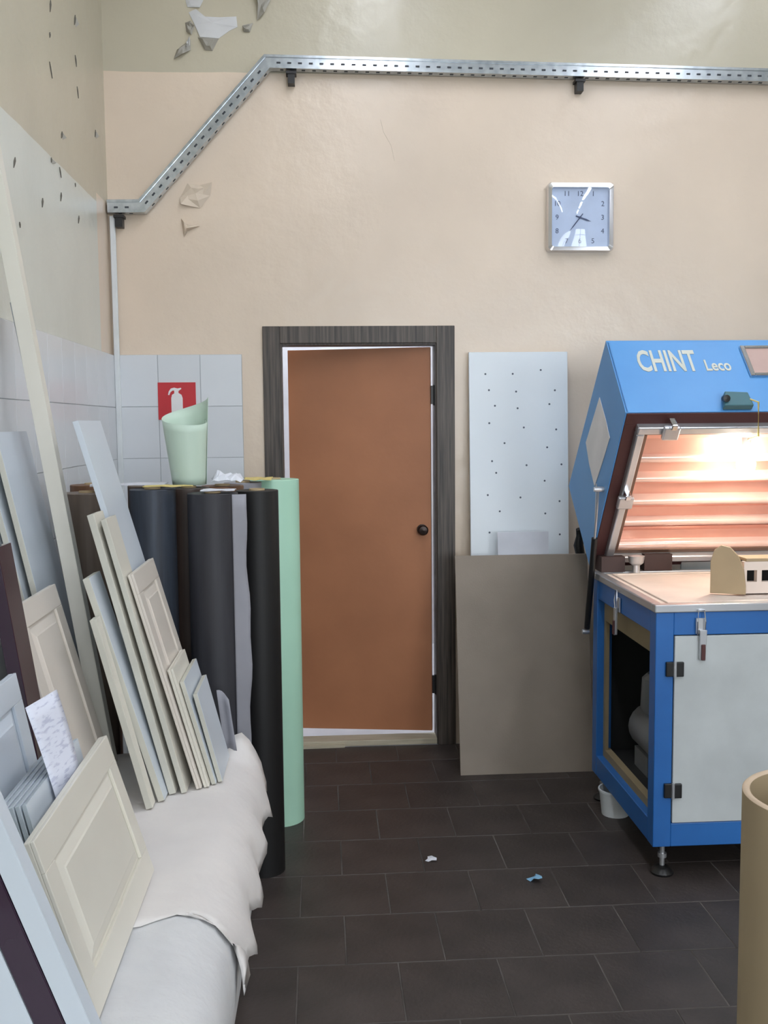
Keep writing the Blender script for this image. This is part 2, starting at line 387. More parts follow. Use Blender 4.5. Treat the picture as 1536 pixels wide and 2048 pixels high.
# dark chips and slits in the paint of the left wall
for i, (y, z) in enumerate([(3.968,3.186),(3.944,3.073),(3.94,2.945),(4.359,3.287),(4.351,3.121),(4.07,2.746),(4.366,3.0),(3.426,2.479),(3.897,2.607),(4.679,2.922),(4.025,2.593),(4.263,2.601),(3.459,2.286),(4.02,2.50),(4.30,2.47),(3.75,2.42)]):
    rnd = random.Random(i+20); h = rnd.uniform(.008, .026); w_ = rnd.uniform(.006, .013); a = rnd.uniform(-.7, .5)
    pts = [(-w_*.2, -h), (w_*.5, -h*.3), (w_*.9, h*.4), (w_*.1, h), (-w_*.6, h*.2)]
    mb = MB().prism([(p[0]+a*p[1], p[1]) for p in pts], lambda p, q, d: (WL+d, y+p, z+q), 0, .003)
    obj('paint_chip', mb, m_chip, wall_left)
    if i in (3, 5, 8, 9):
        mb = MB().add([(WL+.001, y+.012, z-h), (WL+.012, y+.03, z-h*.2), (WL+.001, y+.016, z+h*.8), (WL+.001, y+.05, z)], [(0, 1, 2), (1, 3, 2), (0, 3, 1)])
        obj('paint_flake', mb, m_flake, wall_left, solid=.001)
# thin crack in the beige paint
mb = MB().tube([(.31, WB, 3.06), (.325, WB, 3.0), (.36, WB, 2.94), (.375, WB, 2.87)], .0012, 5)
obj('crack', mb, m_blister, wall_back)

# ---- door
door = thing('door_1', (.19, WB, 0), 'brown flat door standing slightly ajar in a dark streaked frame', 'door'); door['kind'] = 'structure'
for nm, bb in (('door_casing', (-.27, -.187, WB-.014, WB, 0, 2.088)), ('door_casing', (.571, .66, WB-.014, WB, 0, 2.088)), ('door_casing', (-.187, .571, WB-.014, WB, 2.006, 2.088))):
    obj(nm, MB().box(*bb), m_dframe, door, bevel=.002)
for bb in ((DX0, DX0+.012, WB, WB+.12, 0, DZ), (DX1-.012, DX1, WB, WB+.12, 0, DZ), (DX0+.012, DX1-.012, WB, WB+.12, DZ-.012, DZ)):
    obj('door_jamb', MB().box(*bb), m_dframe, door)
# leaf hinged on the right side, turned a little into the room behind
hx, hy = .547, WB+.048; lx, ly = -.157, 5.075
d = Vector((lx-hx, ly-hy, 0)); nrm = Vector((-d.y, d.x, 0)).normalized()*.036
if nrm.y < 0: nrm = -nrm
leaf = obj('door_leaf', MB().obox((hx, hy, .056), d+Vector((0, 0, -.004)), nrm, (0, 0, 1.934)), m_door, door, bevel=.002)
dn = d.normalized(); kp = Vector((hx, hy, 1.087)) + dn*.045
kn = obj('door_knob', MB().lathe([(0, 0), (.026, 0), (.026, -.006), (.012, -.009), (.011, -.03), (.022, -.036), (.026, -.05), (.020, -.06), (0, -.063)], kp, 20, 'y'), m_knob, leaf, smooth=40)
obj('hinge', MB().lathe([(0, -.05), (.008, -.05), (.008, .05), (0, .05)], (.566, WB+.03, 1.754), 12).box(.548, .566, WB+.028, WB+.046, 1.71, 1.80), m_black, door)
obj('hinge', MB().lathe([(0, -.05), (.008, -.05), (.008, .05), (0, .05)], (.566, WB+.03, .30), 12).box(.548, .566, WB+.028, WB+.046, .255, .345), m_black, door)
# worn threshold
th = obj('threshold', MB().box(DX0, DX1, WB+.002, WB+.10, 0, .03), m_plank, door, bevel=.004)
obj('threshold_strip', MB().obox((-.19, WB-.02, 0), (.29, .008, 0), (0, .03, 0), (0, 0, .014)), m_plank, door)
# room behind the door
mb = MB().box(-1.6, 1.9, WB+.12, 7.2, -.1, .002); struct('floor_corridor', mb, m_corr)
mb = MB().box(-1.6, 1.9, 7.2, 7.3, 0, 3); struct('wall_corridor', mb, m_corr)
mb = MB().box(-1.7, -1.6, WB+.12, 7.3, 0, 3).box(1.9, 2.0, WB+.12, 7.3, 0, 3); struct('wall_corridor_sides', mb, m_corr)
mb = MB().box(-1.7, 2.0, WB+.12, 7.3, 3.0, 3.08); struct('ceiling_corridor', mb, m_ceil)
def lamp(loc, ln, label, m, along='y', group=None):
    t = thing('ceiling_lamp', loc, label, 'lamp', group); x, y, z = loc
    a, b_ = (.10, ln/2) if along == 'y' else (ln/2, .10)
    obj('housing', MB().box(x-a, x+a, y-b_, y+b_, z-.05, z), m_lampw, t)
    obj('diffuser', MB().box(x-a+.02, x+a-.02, y-b_+.02, y+b_-.02, z-.075, z-.05), m, t)
lamp((.2, 6.2, 3.0), 1.2, 'white ceiling lamp in the room behind the brown door', m_tube2, 'x')
for x, nm in ((.36, 'middle'), (2.4, 'right')):
    for i, y in enumerate((3.55, 1.9, .25, -1.4)):
        lamp((x, y, CEIL), 1.3, ['nearest the clock wall', 'second from the clock wall', 'third from the clock wall', 'fourth from the clock wall'][i].join(['fluorescent ceiling lamp of the %s row, ' % nm, '']), m_tube, 'y', 'fluorescent ceiling lamps')
# ================================================================== THINGS ON THE BACK WALL
# perforated cable tray
ty = WB-.062
tray = thing('cable_tray', (.6, ty, 3.23), 'perforated galvanised cable tray stepping down the beige wall to the corner', 'cable tray')
TP = [Vector((-.975, 0, 2.610)), Vector((-.803, 0, 2.612)), Vector((-.208, 0, 3.272)), Vector((4.50, 0, 3.205))]
TH, TD = .058, .05
def tnorm(i):
    e = (TP[i+1]-TP[i]).normalized(); return Vector((-e.z, 0, e.x))
def tmiter(i):
    """offset vector that carries lower edge point i to the upper edge, mitred at the bends"""
    if i == 0: return tnorm(0)
    if i == len(TP)-1: return tnorm(i-1)
    m_ = (tnorm(i-1)+tnorm(i)).normalized(); return m_/m_.dot(tnorm(i))
for i in range(3):
    p, q, mp0, mq0 = TP[i], TP[i+1], tmiter(i), tmiter(i+1); mb = MB()
    def bar(h0, h1, d0, d1):
        c = [p+mp0*h0, q+mq0*h0, q+mq0*h1, p+mp0*h1]
        mb.add([(k_.x, ty+d0, k_.z) for k_ in c]+[(k_.x, ty+d1, k_.z) for k_ in c], [(0,1,2,3),(7,6,5,4),(0,4,5,1),(1,5,6,2),(2,6,7,3),(3,7,4,0)])
    bar(0, TH, 0, .003); bar(0, .003, .003, TD); bar(TH-.003, TH, .003, TD); bar(TH-.011, TH, -.006, 0)
    sec = obj('tray_section', mb, m_galv, tray)
    e = q-p; L = e.length; u = e/L; n = tnorm(i); P = Vector((p.x, ty, p.z)); sl = MB()
    for j in range(int((L-.03)/.05)):
        c = P + u*(.04+j*.05) + n*(TH*.40)
        sl.obox(c-u*.009-n*.004+Vector((0, -.0012, 0)), u*.018, (0, .002, 0), n*.008)
        c2 = P + u*(.055+j*.05) + Vector((0, TD*.5, 0))
        sl.obox(c2-u*.008+Vector((0, -.006, 0))-n*.001, u*.016, (0, .012, 0), n*.002)
    so = obj('slot_row', sl, m_slot, sec); so['kind'] = 'stuff'
for x, z in ((-.11, 3.262), (1.262, 3.242), (-.926, 2.602), (2.62, 3.224), (3.98, 3.205)):
    mb = MB().box(x-.016, x+.016, WB-.05, WB, z-.055, z-.004).box(x-.024, x+.024, WB-.055, WB, z-.012, z)
    obj('bracket', mb, m_black, tray)
# white conduit down the corner
cd = thing('conduit', (-.962, WB-.02, 1.2), 'thin white plastic conduit running down the wall corner below the tray', 'conduit')
obj('channel', MB().box(-.974, -.948, WB-.03, WB-.012, 0.0, 2.60), m_white, cd, bevel=.003)
obj('channel_lid', MB().box(-.971, -.951, WB-.034, WB-.03, 0.0, 2.60), m_white, cd, bevel=.001)
# clock
ck = thing('wall_clock', (1.272, WB-.02, 2.44), 'square silver wall clock with pale blue face above the white board', 'clock')
cx, cz, hw = 1.272, 2.602, .163
def rrect(h, r, n=5):
    p = []
    for sx, sz, a0 in ((1, 1, 0), (-1, 1, 90), (-1, -1, 180), (1, -1, 270)):
        for i in range(n+1):
            a = math.radians(a0+90*i/n); p.append((sx*(h-r)+r*math.cos(a), sz*(h-r)+r*math.sin(a)))
    return p
o1, o2, o3, o4 = rrect(hw, .02), rrect(hw-.004, .02), rrect(hw-.022, .012), rrect(hw-.026, .010); n = len(o1); mb = MB()
v = [(cx+p[0], WB, cz+p[1]) for p in o1] + [(cx+p[0], WB-.034, cz+p[1]) for p in o1] + [(cx+p[0], WB-.044, cz+p[1]) for p in o2] + [(cx+p[0], WB-.040, cz+p[1]) for p in o3] + [(cx+p[0], WB-.022, cz+p[1]) for p in o4]
f = [(k*n+i, k*n+(i+1) % n, (k+1)*n+(i+1) % n, (k+1)*n+i) for k in range(4) for i in range(n)]
obj('clock_frame', mb.add(v, f), m_chrome, ck, smooth=35)
fc = obj('clock_face', MB().prism(rrect(hw-.024, .01), lambda p, q, d: (cx+p, WB-d, cz+q), .002, .022), m_face, ck)
for k in range(1, 13):
    a = math.radians(30*k); sx, sz = math.sin(a), math.cos(a); m_ = max(abs(sx), abs(sz)); rr = .112
    px, pz = rr*sx/m_, rr*sz/m_
    v, f = text_mb(str(k), .034, .0006)
    obj('numeral', MB().add([(cx+px+q[0], WB-.0226-q[2], cz+pz+q[1]) for q in v], f), m_ink, fc)
def hand(name, ang, ln, w_, dy, m):
    a = math.radians(ang); u = Vector((math.sin(a), 0, math.cos(a))); s_ = Vector((u.z, 0, -u.x)); c = Vector((cx, WB-.0235-dy, cz))
    mb = MB(); A = c-u*.022
    v = [A-s_*w_, A+s_*w_, c+u*ln*.6+s_*w_*1.1, c+u*ln, c+u*ln*.6-s_*w_*1.1]; v2 = [p+Vector((0, -.001, 0)) for p in v]
    mb.add(v+v2, [(0,1,2,3,4), (9,8,7,6,5)] + [(i, (i+1) % 5, 5+(i+1) % 5, 5+i) for i in range(5)])
    obj(name, mb, m, ck)
hand('hour_hand', 109, .058, .0032, .001, m_ink); hand('minute_hand', 218, .088, .0024, .003, m_ink)
obj('hand_pin', MB().lathe([(0, -.008), (.005, -.008), (.005, 0), (0, 0)], (cx, WB-.0225, cz), 12, 'y'), m_ink, ck)
G = []; gn = 14; gh = hw-.023
for i in range(gn+1):
    G.append([(cx-gh+2*gh*i/gn, WB-.030-.020*(1-((2*i/gn-1)**2))*(1-((2*j/gn-1)**2)*.6), cz-gh+2*gh*j/gn) for j in range(gn+1)])
obj('clock_glass', MB().grid(G), m_glass, ck, smooth=180)
# fire extinguisher sign
sg = thing('fire_sign', (-.684, WB-.014, 1.647), 'red square sign with white fire extinguisher symbol on the white tiles', 'sign')
sb = obj('sign_plate', MB().box(-.774, -.594, WB-.017, WB-.0135, 1.645, 1.823), m_red, sg)
mb = MB().prism([(-.715,1.647),(-.661,1.647),(-.661,1.748),(-.666,1.764),(-.679,1.772),(-.698,1.772),(-.711,1.764),(-.715,1.748)], lambda p, q, d: (p+.004, WB-d, q), .0168, .0185)
obj('extinguisher_symbol', mb, m_signw, sg)
mb = MB().prism([(-.700,1.772),(-.680,1.772),(-.680,1.782),(-.666,1.792),(-.668,1.797),(-.684,1.794),(-.700,1.798),(-.716,1.794),(-.726,1.780),(-.730,1.764),(-.724,1.762),(-.718,1.776),(-.708,1.784),(-.700,1.784)], lambda p, q, d: (p+.004, WB-d, q), .0168, .0185)
obj('hose_symbol', mb, m_signw, sg)
# ================================================================== BOARDS BY THE DOOR
def lean_back_board(name, label, cat, m, x0, x1, yb, yt, z1, th, holes=None, group=None, x0t=None, x1t=None, bev=.0015):
    """sheet standing on the floor, foot at y = yb, top at y = yt leaning towards the back wall"""
    t = thing(name, ((x0+x1)/2, yb, 0), label, cat, group)
    e = Vector((0, yt-yb, z1)); u = e.normalized(); nn = Vector((0, -u.z, u.y))
    P = Vector((x0, yb, .001)); x0t = x0 if x0t is None else x0t; x1t = x1 if x1t is None else x1t
    v = [(x0, yb, 0), (x1, yb, 0), (x1, yb+th, 0), (x0, yb+th, 0), (x0t, yt, z1), (x1t, yt, z1), (x1t, yt+th, z1), (x0t, yt+th, z1)]
    obj('sheet', MB().add(v, [(3,2,1,0),(4,5,6,7),(0,1,5,4),(1,2,6,5),(2,3,7,6),(3,0,4,7)]), m, t, bevel=bev)
    if holes:
        for hx_, hz in holes:
            y = yb+(yt-yb)*hz/z1
            obj('drill_hole', MB().lathe([(0, -.0008), (.005, -.0008), (.005, .001), (0, .001)], (hx_, y, hz), 8, 'y'), m_hole, t)
    return t
HO = [(.808,1.855),(.944,1.855),(1.084,1.873),(.825,1.776),(.96,1.768),(1.154,1.773),(.854,1.699),(1.126,1.705),(.967,1.686),(.825,1.614),(.997,1.591),(1.159,1.58),(.9,1.515),(1.113,1.492),(.837,1.427),(1.009,1.405),(1.184,1.407),(.857,1.369),(1.099,1.327),(.814,1.26),(.977,1.246),(1.173,1.225),(.873,1.179),(1.101,1.165),(.821,1.075),(1.173,1.06)]
lean_back_board('drilled_panel', 'tall white panel dotted with drill holes leaning on the wall below the clock', 'board', m_wboard, .724, 1.208, 4.74, 4.855, 1.957, .018, [(a*.985+.008, b_*.985+.024) for a, b_ in HO])
lean_back_board('hardboard_sheet', 'grey brown hardboard sheet leaning right of the door, in front of the white panel', 'board', m_brownb, .621, 1.243, 4.445, 4.66, .99, .006, x0t=.627, x1t=1.262)
t = lean_back_board('white_card', 'small blank white card peeking over the top of the brown hardboard', 'card', m_paperw, .838, 1.085, 4.60, 4.705, 1.094, .004, bev=.0008)
# ================================================================== MACHINE
X0, X1, YF, YR = 1.152, 2.45, 3.352, 4.150
mc = thing('membrane_press', ((X0+X1)/2, (YF+YR)/2, 0), 'blue and white vacuum membrane press with its copper lined hood raised', 'machine')
T = .064
for x in (X0, X1-T):
    for y in (YF, YR-T): obj('post', MB().box(x, x+T, y, y+T, .115, .955), m_blue, mc, bevel=.003)
for z0, z1 in ((.115, .20), (.875, .955)):
    for y in (YF, YR-T): obj('rail', MB().box(X0+T, X1-T, y+.001, y+T-.001, z0, z1), m_blue, mc, bevel=.003)
    for x in (X0, X1-T): obj('rail', MB().box(x+.001, x+T-.001, YF+T, YR-T, z0, z1), m_blue, mc, bevel=.003)
pd = obj('front_panel', MB().box(X0+T+.003, X1-T-.003, YF-.004, YF+.012, .203, .872), m_mpanel, mc, bevel=.002)
for z in (.757, .322):
    hp = obj('panel_hinge', MB().box(X0+.035, X0+.063, YF-.012, YF-.0005, z-.026, z+.026).box(X0+.069, X0+.097, YF-.016, YF-.0045, z-.026, z+.026), m_black, mc, bevel=.003)
    obj('hinge_pin', MB().lathe([(0, -.028), (.006, -.028), (.006, .028), (0, .028)], (X0+.066, YF-.012, z), 10), m_alu, hp)
# inner board frame of the open left side
for bb in ((X0+.03, X0+.045, YF+T, YR-T, .785, .875), (X0+.03, X0+.06, YF+T, YR-T, .20, .232), (X0+.03, X0+.045, YR-T-.028, YR-T, .232, .785), (X0+.03, X0+.045, YF+T, YF+T+.045, .232, .66)):
    obj('side_board', MB().box(*bb), m_tan, mc)
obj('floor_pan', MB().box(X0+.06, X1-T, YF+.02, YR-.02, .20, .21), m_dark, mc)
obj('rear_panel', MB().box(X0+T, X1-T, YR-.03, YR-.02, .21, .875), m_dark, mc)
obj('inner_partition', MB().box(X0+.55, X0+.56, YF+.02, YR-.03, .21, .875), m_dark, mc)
# vacuum pump in the base
pu = obj('pump', MB().lathe([(0, -.13), (.085, -.13), (.095, -.11), (.095, .09), (.07, .12), (0, .12)], (X0+.19, 3.86, .37), 20, 'y').box(X0+.12, X0+.26, 3.78, 3.94, .21, .29), m_motor, mc, smooth=40)
obj('pump_filter', MB().lathe([(0, 0), (.055, 0), (.065, .02), (.06, .14), (.04, .16), (0, .16)], (X0+.17, 3.82, .46), 16), m_motor, pu, smooth=40)
obj('hose', MB().tube([(X0+.17, 3.82, .61), (X0+.18, 3.84, .70), (X0+.26, 3.88, .74), (X0+.30, 3.95, .86)], .018, 10), m_black, mc, smooth=60)
# levelling feet
for x, y in ((X0+.05, YF+.045), (X1-.04, YF+.04), (X0+.04, YR-.04), (X1-.04, YR-.04)):
    ft = obj('levelling_foot', MB().lathe([(0, 0), (.04, 0), (.042, .008), (.03, .022), (.012, .03), (0, .03)], (x, y, 0), 20), m_black, mc, smooth=40)
    obj('foot_bolt', MB().lathe([(0, .028), (.009, .028), (.009, .06), (.016, .06), (.016, .075), (.009, .075), (.009, .116), (0, .116)], (x, y, 0), 12), m_alu, ft, smooth=40)
# table
for bb in ((X0-.006, X1+.006, YF-.006, YF+.030, .955, .984), (X0-.006, X1+.006, YR-.030, YR+.006, .955, .984), (X0-.006, X0+.030, YF+.030, YR-.030, .955, .984), (X1-.03, X1+.006, YF+.03, YR-.03, .955, .984)):
    obj('table_edge', MB().box(*bb), m_alu, mc, bevel=.004)
obj('table_bed', MB().box(X0+.03, X1-.03, YF+.03, YR-.03, .955, .976), m_ivory, mc)
for bb in ((X0+.06, X1-.06, YF+.055, YF+.07, .976, .982), (X0+.06, X1-.06, YR-.085, YR-.07, .976, .982), (X0+.06, X0+.075, YF+.07, YR-.085, .976, .982)):
    obj('bed_seal', MB().box(*bb), m_ivory, mc, bevel=.002)
# hood: side outline in (y, z): A front top, B front lower edge, C hinge edge, D rear
A, B, C, D = Vector((3.998, 1.941)), Vector((3.724, 1.650)), Vector((4.215, .995)), Vector((4.587, 1.319))
yz = lambda p, x: (x, p.x, p.y)
def slab(P, Q, t, x0=X0, x1=X1):
    """plate between P and Q (y,z), thickness t to the inside (towards the hood's centre)"""
    c = (A+B+C+D)/4; e = (Q-P); n = Vector((-e.y, e.x)).normalized()
    if n.dot(c-P) < 0: n = -n
    return MB().prism([P, Q, Q+n*t, P+n*t], lambda p, q, d: (d, p, q), x0, x1)
hf = obj('hood_front', slab(B, A, .012), m_hood, mc, bevel=.002)
obj('hood_top', slab(A, D, .012), m_hood, mc, bevel=.002)
obj('hood_rear', slab(D, C, .012), m_hood, mc, bevel=.002)
for x in (X0-.001, X1-.011):
    hs_ = obj('hood_side', MB().prism([A, B, C, D], lambda p, q, d: (d, p, q), x, x+.012), m_hood, mc, bevel=.002)
    if x < 2:
        obj('side_emblem', MB().prism([(4.077,1.716),(3.985,1.625),(3.925,1.552),(4.02,1.455),(4.139,1.345),(4.225,1.435),(4.283,1.527),(4.17,1.63)], lambda p, q, d: (d, p, q), X0-.003, X0-.001), m_emblem, hs_)
BC = (C-B); LB = BC.length; ub = BC/LB; no = Vector((ub.y, -ub.x))
if no.x > 0: no = -no                      # outward normal of the open face, towards the camera and down
def fp(s, dpt, x): p = B+ub*s+no*dpt; return (x, p.x, p.y)
def fbox(x0, x1, s0, s1, d0, d1): return MB().prism([(s0, d0), (s1, d0), (s1, d1), (s0, d1)], lambda s, dd, x: fp(s, dd, x), x0, x1)
def ring(name, inset, wd, d0, d1, m, bev=.002):
    for q in ((X0+inset, X1-inset, inset, inset+wd), (X0+inset, X1-inset, LB-inset-wd, LB-inset), (X0+inset, X0+inset+wd, inset+wd, LB-inset-wd), (X1-inset-wd, X1-inset, inset+wd, LB-inset-wd)):
        obj(name, fbox(*q, d0, d1), m, mc, bevel=bev)
ring('hood_gasket', .004, .052, -.012, .004, m_maroon)
ring('membrane_frame', .050, .032, .0, .034, m_alu, .005)
ring('bronze_trim', .083, .02, -.05, .008, m_bronze)
# copper lining: reflector troughs with quartz heater tubes
xa, xb = X0+.095, X1-.095
s = .10; k = 0
bands = [(.10, .235, -.055, 0), (.235, .27, -.035, 1), (.27, .350, -.085, 0), (.350, .378, -.04, 1), (.378, .470, -.085, 0), (.470, .502, -.04, 1), (.502, .582, -.07, 0), (.582, .614, -.035, 1), (.614, .69, -.045, 0), (.69, .745, -.02, 1)]
for s0, s1, dp, rib in bands:
    if rib:
        nseg = 8; r_ = (s1-s0)/2; c_ = (s0+s1)/2
        pts = [(c_-r_*math.cos(math.pi*i/nseg), dp+r_*.8*math.sin(math.pi*i/nseg)) for i in range(nseg+1)] + [(s1, -.095), (s0, -.095)]
        obj('heater_rib', MB().prism(pts, lambda s_, dd, x: fp(s_, dd, x), xa, xb), m_quartz if k % 2 else m_copper, mc, smooth=50)
    else:
        pts = [(s0, dp+.02), ((s0+s1)/2, dp), (s1, dp+.012), (s1, -.1), (s0, -.1)]
        obj('reflector', MB().prism(pts, lambda s_, dd, x: fp(s_, dd, x), xa, xb), m_copper, mc)
    k += 1
# clamps on the membrane frame
for x, s_ in ((X0+.175, .066), (X0+.066, .415)):
    cl = obj('frame_clamp', fbox(x-.032, x+.032, s_-.032, s_+.028, .034, .056), m_alu, mc, bevel=.006)
    obj('clamp_screw', fbox(x-.012, x+.012, s_-.055, s_-.03, .02, .07), m_chrome, cl, bevel=.004)
# lettering and name plate on the hood front
AB = (A-B); LA = AB.length; ua = AB/LA; na = Vector((-ua.y, ua.x))
if na.x > 0: na = -na
def ap(h, dpt, x): p = B+ua*h+na*dpt; return (x, p.x, p.y)
def hood_text(body, size, x, h, width, space=1.0):
    v, f = text_mb(body, size, .0012, 'LEFT', space, .0035*size/.17)
    w_ = max(q[0] for q in v)
    obj('lettering', MB().add([ap(h+q[1], .0014+q[2], x+q[0]*width/w_) for q in v], f), m_gold, hf)
hood_text('CHINT', .165, 1.252, .272, .240)
hood_text('Leco', .085, 1.518, .248, .105)
pl = obj('name_plate', MB().prism([(1.70, .20), (1.98, .20), (1.98, .34), (1.70, .34)], lambda x, h, dd: ap(h, dd, x), .001, .006), m_plate, hf)
for q in ((1.685, 1.705, .185, .355), (1.975, 1.995, .185, .355), (1.705, 1.975, .185, .20), (1.705, 1.975, .34, .355)):
    obj('plate_frame', MB().prism([(q[0], q[2]), (q[1], q[2]), (q[1], q[3]), (q[0], q[3])], lambda x, h, dd: ap(h, dd, x), .001, .012), m_chrome, pl, bevel=.003)
# toggle latches on the table rim
def latch(px, py, pz, side):
    """over-centre latch with a wire bail, hanging below the rim"""
    L_ = thing('tmp', (0, 0, 0), 'x', 'x'); bpy.data.objects.remove(L_)
    if side == 'f':
        g = lambda a, b_, c_: (px+a, py-b_, pz+c_)
    else:
        g = lambda a, b_, c_: (px-b_, py+a, pz+c_)
    base = MB().prism([(-.016, -.045), (.016, -.045), (.016, .01), (-.016, .01)], lambda a, c_, b_: g(a, b_, c_), 0, .006)
    lt = obj('toggle_latch', base, m_alu, mc, bevel=.001)
    obj('latch_lever', MB().prism([(-.011, -.135), (.009, -.14), (.014, -.03), (-.012, -.03)], lambda a, c_, b_: g(a+.006, b_, c_), .008, .018), m_alu, lt, bevel=.002)
    obj('latch_grip', MB().prism([(-.007, -.135), (.007, -.135), (.007, -.08), (-.007, -.08)], lambda a, c_, b_: g(a+.006, b_, c_), .018, .024), m_maroon, lt, bevel=.002)
    obj('wire_bail', MB().tube([g(-.012, .012, -.05), g(-.014, .016, .0), g(-.01, .012, .04), g(.01, .012, .04), g(.014, .016, 0), g(.012, .012, -.05)], .0022, 6), m_chrome, lt)
latch(X0+.155, YF-.002, .925, 'f'); latch(X0-.002, YF+.42, .925, 's')
# gas strut on the left side
st = obj('strut_cylinder', MB().tube([(X0-.022, 4.165, .735), (X0-.022, 4.06, 1.135)], .013, 12), m_black, mc, smooth=50)
obj('strut_rod', MB().tube([(X0-.022, 4.06, 1.135), (X0-.022, 4.008, 1.335)], .0045, 8), m_alu, st)
obj('strut_eye', MB().lathe([(0, -.03), (.010, -.03), (.012, -.01), (.010, .0), (0, .0)], (X0-.012, 4.168, .72), 10, 'x').lathe([(0, -.03), (.010, -.03), (.012, -.01), (.010, .02), (0, .02)], (X0-.012, 4.005, 1.342), 10, 'x'), m_alu, st, smooth=40)
obj('safety_rod', MB().tube([(X0-.012, 4.075, 1.36), (X0-.012, 4.10, 1.05), (X0-.012, 4.11, .99)], .003, 6), m_alu, mc)
obj('hood_hinge', MB().box(X0+.02, X0+.12, 4.10, 4.20, .985, 1.05), m_hinge, mc); obj('hood_hinge', MB().box(X0+.21, X0+.33, 4.12, 4.21, .985, 1.055), m_hinge, mc)
vk = obj('vacuum_port', MB().lathe([(0, 0), (.016, 0), (.016, .03), (.03, .04), (.036, .07), (0, .075)], (X0+.165, 4.09, .984), 14), m_alu, mc, smooth=40)
obj('rear_cover', MB().box(X0+.40, X1-.1, 4.20, 4.215, .975, 1.10), m_mpanel, mc)
hz_ = thing('black_hose', (1.245, 4.75, 0), 'black hose end poking up between the drilled panel and the press hood', 'hose')
obj('hose_body', MB().tube([(1.24, 4.74, 1.10), (1.252, 4.755, 1.06), (1.243, 4.75, 1.02), (1.255, 4.75, .96), (1.25, 4.75, .6), (1.255, 4.75, .2), (1.25, 4.75, 0)], [.014, .021, .025, .022, .018, .018, .018], 8), m_black, hz_, smooth=60)
# ---- clip-on work lamp hanging in the hood opening
bx = 1.66; e0 = ap(0.03, .012, bx-.05)
cl = thing('clip_lamp', ap(0, 0, bx-.03), 'clip on work lamp with glowing bulb hanging in the hood opening', 'lamp')
obj('lamp_clamp', MB().prism([(bx-.135, .005), (bx-.02, .005), (bx-.025, .075), (bx-.115, .08)], lambda x, h, dd: ap(h, dd, x), .003, .03), m_teal, cl, bevel=.004)
obj('clamp_knob', MB().lathe([(0, 0), (.014, 0), (.014, -.02), (0, -.022)], ap(.04, .03, bx-.125), 12, 'y'), m_black, cl)
pc = Vector(fp(.21, .045, bx))
obj('lamp_cord', MB().tube([ap(.085, .004, bx-.04), ap(.05, .02, bx-.03), ap(.0, .05, bx-.012), fp(.06, .075, bx-.004), pc+Vector((0, -.01, .085))], .004, 6), m_yellow, cl, smooth=60)
obj('lamp_socket', MB().lathe([(0, .095), (.018, .095), (.02, .05), (.018, .04), (0, .04)], pc, 14), m_white, cl, smooth=40)
obj('bulb', MB().lathe([(0.001, -.05), (.02, -.046), (.033, -.03), (.037, -.01), (.033, .012), (.02, .034), (.016, .045), (0.001, .045)], pc, 18), m_bulb, cl, smooth=60)
# ---- arched shaped part lying on the table bed
ar = thing('arched_part', (1.50, 3.56, .982), 'tan arch ended shaped board with square holes standing on the press table', 'shaped board')
prof = [(-.062, 0), (.062, 0), (.062, .03), (.055, .09), (.035, .14), (.005, .172), (-.025, .178), (-.05, .16), (-.062, .12)]
ca, sa = math.cos(math.radians(-25)), math.sin(math.radians(-25))
mb = MB().prism(prof, lambda p, q, dd: (1.485+p*ca-dd*sa, 3.545+p*sa+dd*ca, .982+q), 0, .022)
obj('arch_end', mb, m_arch, ar, bevel=.002)
mb = MB()
yb0, yb1 = 3.545, 3.57
xsq = [1.545, 1.556, 1.594, 1.612, 1.650, 1.668, 1.706, 1.80]
for i in range(0, 7, 2): mb.box(xsq[i], xsq[i+1], yb0, yb1, 1.025, 1.068)
mb.box(1.545, 1.80, yb0, yb1, 1.068, 1.10).box(1.545, 1.80, yb0, yb1, .982, 1.025)
obj('body_front', mb, m_ivory, ar)
obj('body_back', MB().box(1.553, 1.80, 3.62, 3.64, .982, 1.10).box(1.553, 1.80, 3.57, 3.62, .982, .99), m_dark, ar)
obj('body_top', MB().box(1.553, 1.80, yb0, 3.64, 1.10, 1.112), m_arch, ar, bevel=.002)
# ---- white tub under the press
tb = thing('plastic_tub', (1.20, 3.945, 0), 'small white plastic tub on the floor under the left side of the press', 'tub')
obj('tub_wall', MB().lathe([(.0, .0), (.055, .0), (.066, .10), (.070, .10), (.070, .108), (.064, .108), (.053, .006), (.0, .006)], (1.195, 3.945, 0), 24), m_white, tb, smooth=40)
# ---- cardboard tube at the right edge
tx, tyy, tr, tz = .866, 1.62, .142, .972
tu = thing('cardboard_tube', (tx, tyy, 0), 'thick kraft cardboard tube standing upright in front of the press', 'tube')
obj('tube_wall', MB().lathe([(tr, 0), (tr, tz), (tr-.013, tz), (tr-.013, 0)], (tx, tyy, 0), 64, close=True), m_kraft, tu, smooth=40)
obj('cut_rim', MB().lathe([(tr-.0005, tz), (tr-.003, tz+.003), (tr-.010, tz+.003), (tr-.0125, tz)], (tx, tyy, 0), 64), m_kraft2, tu, smooth=60)
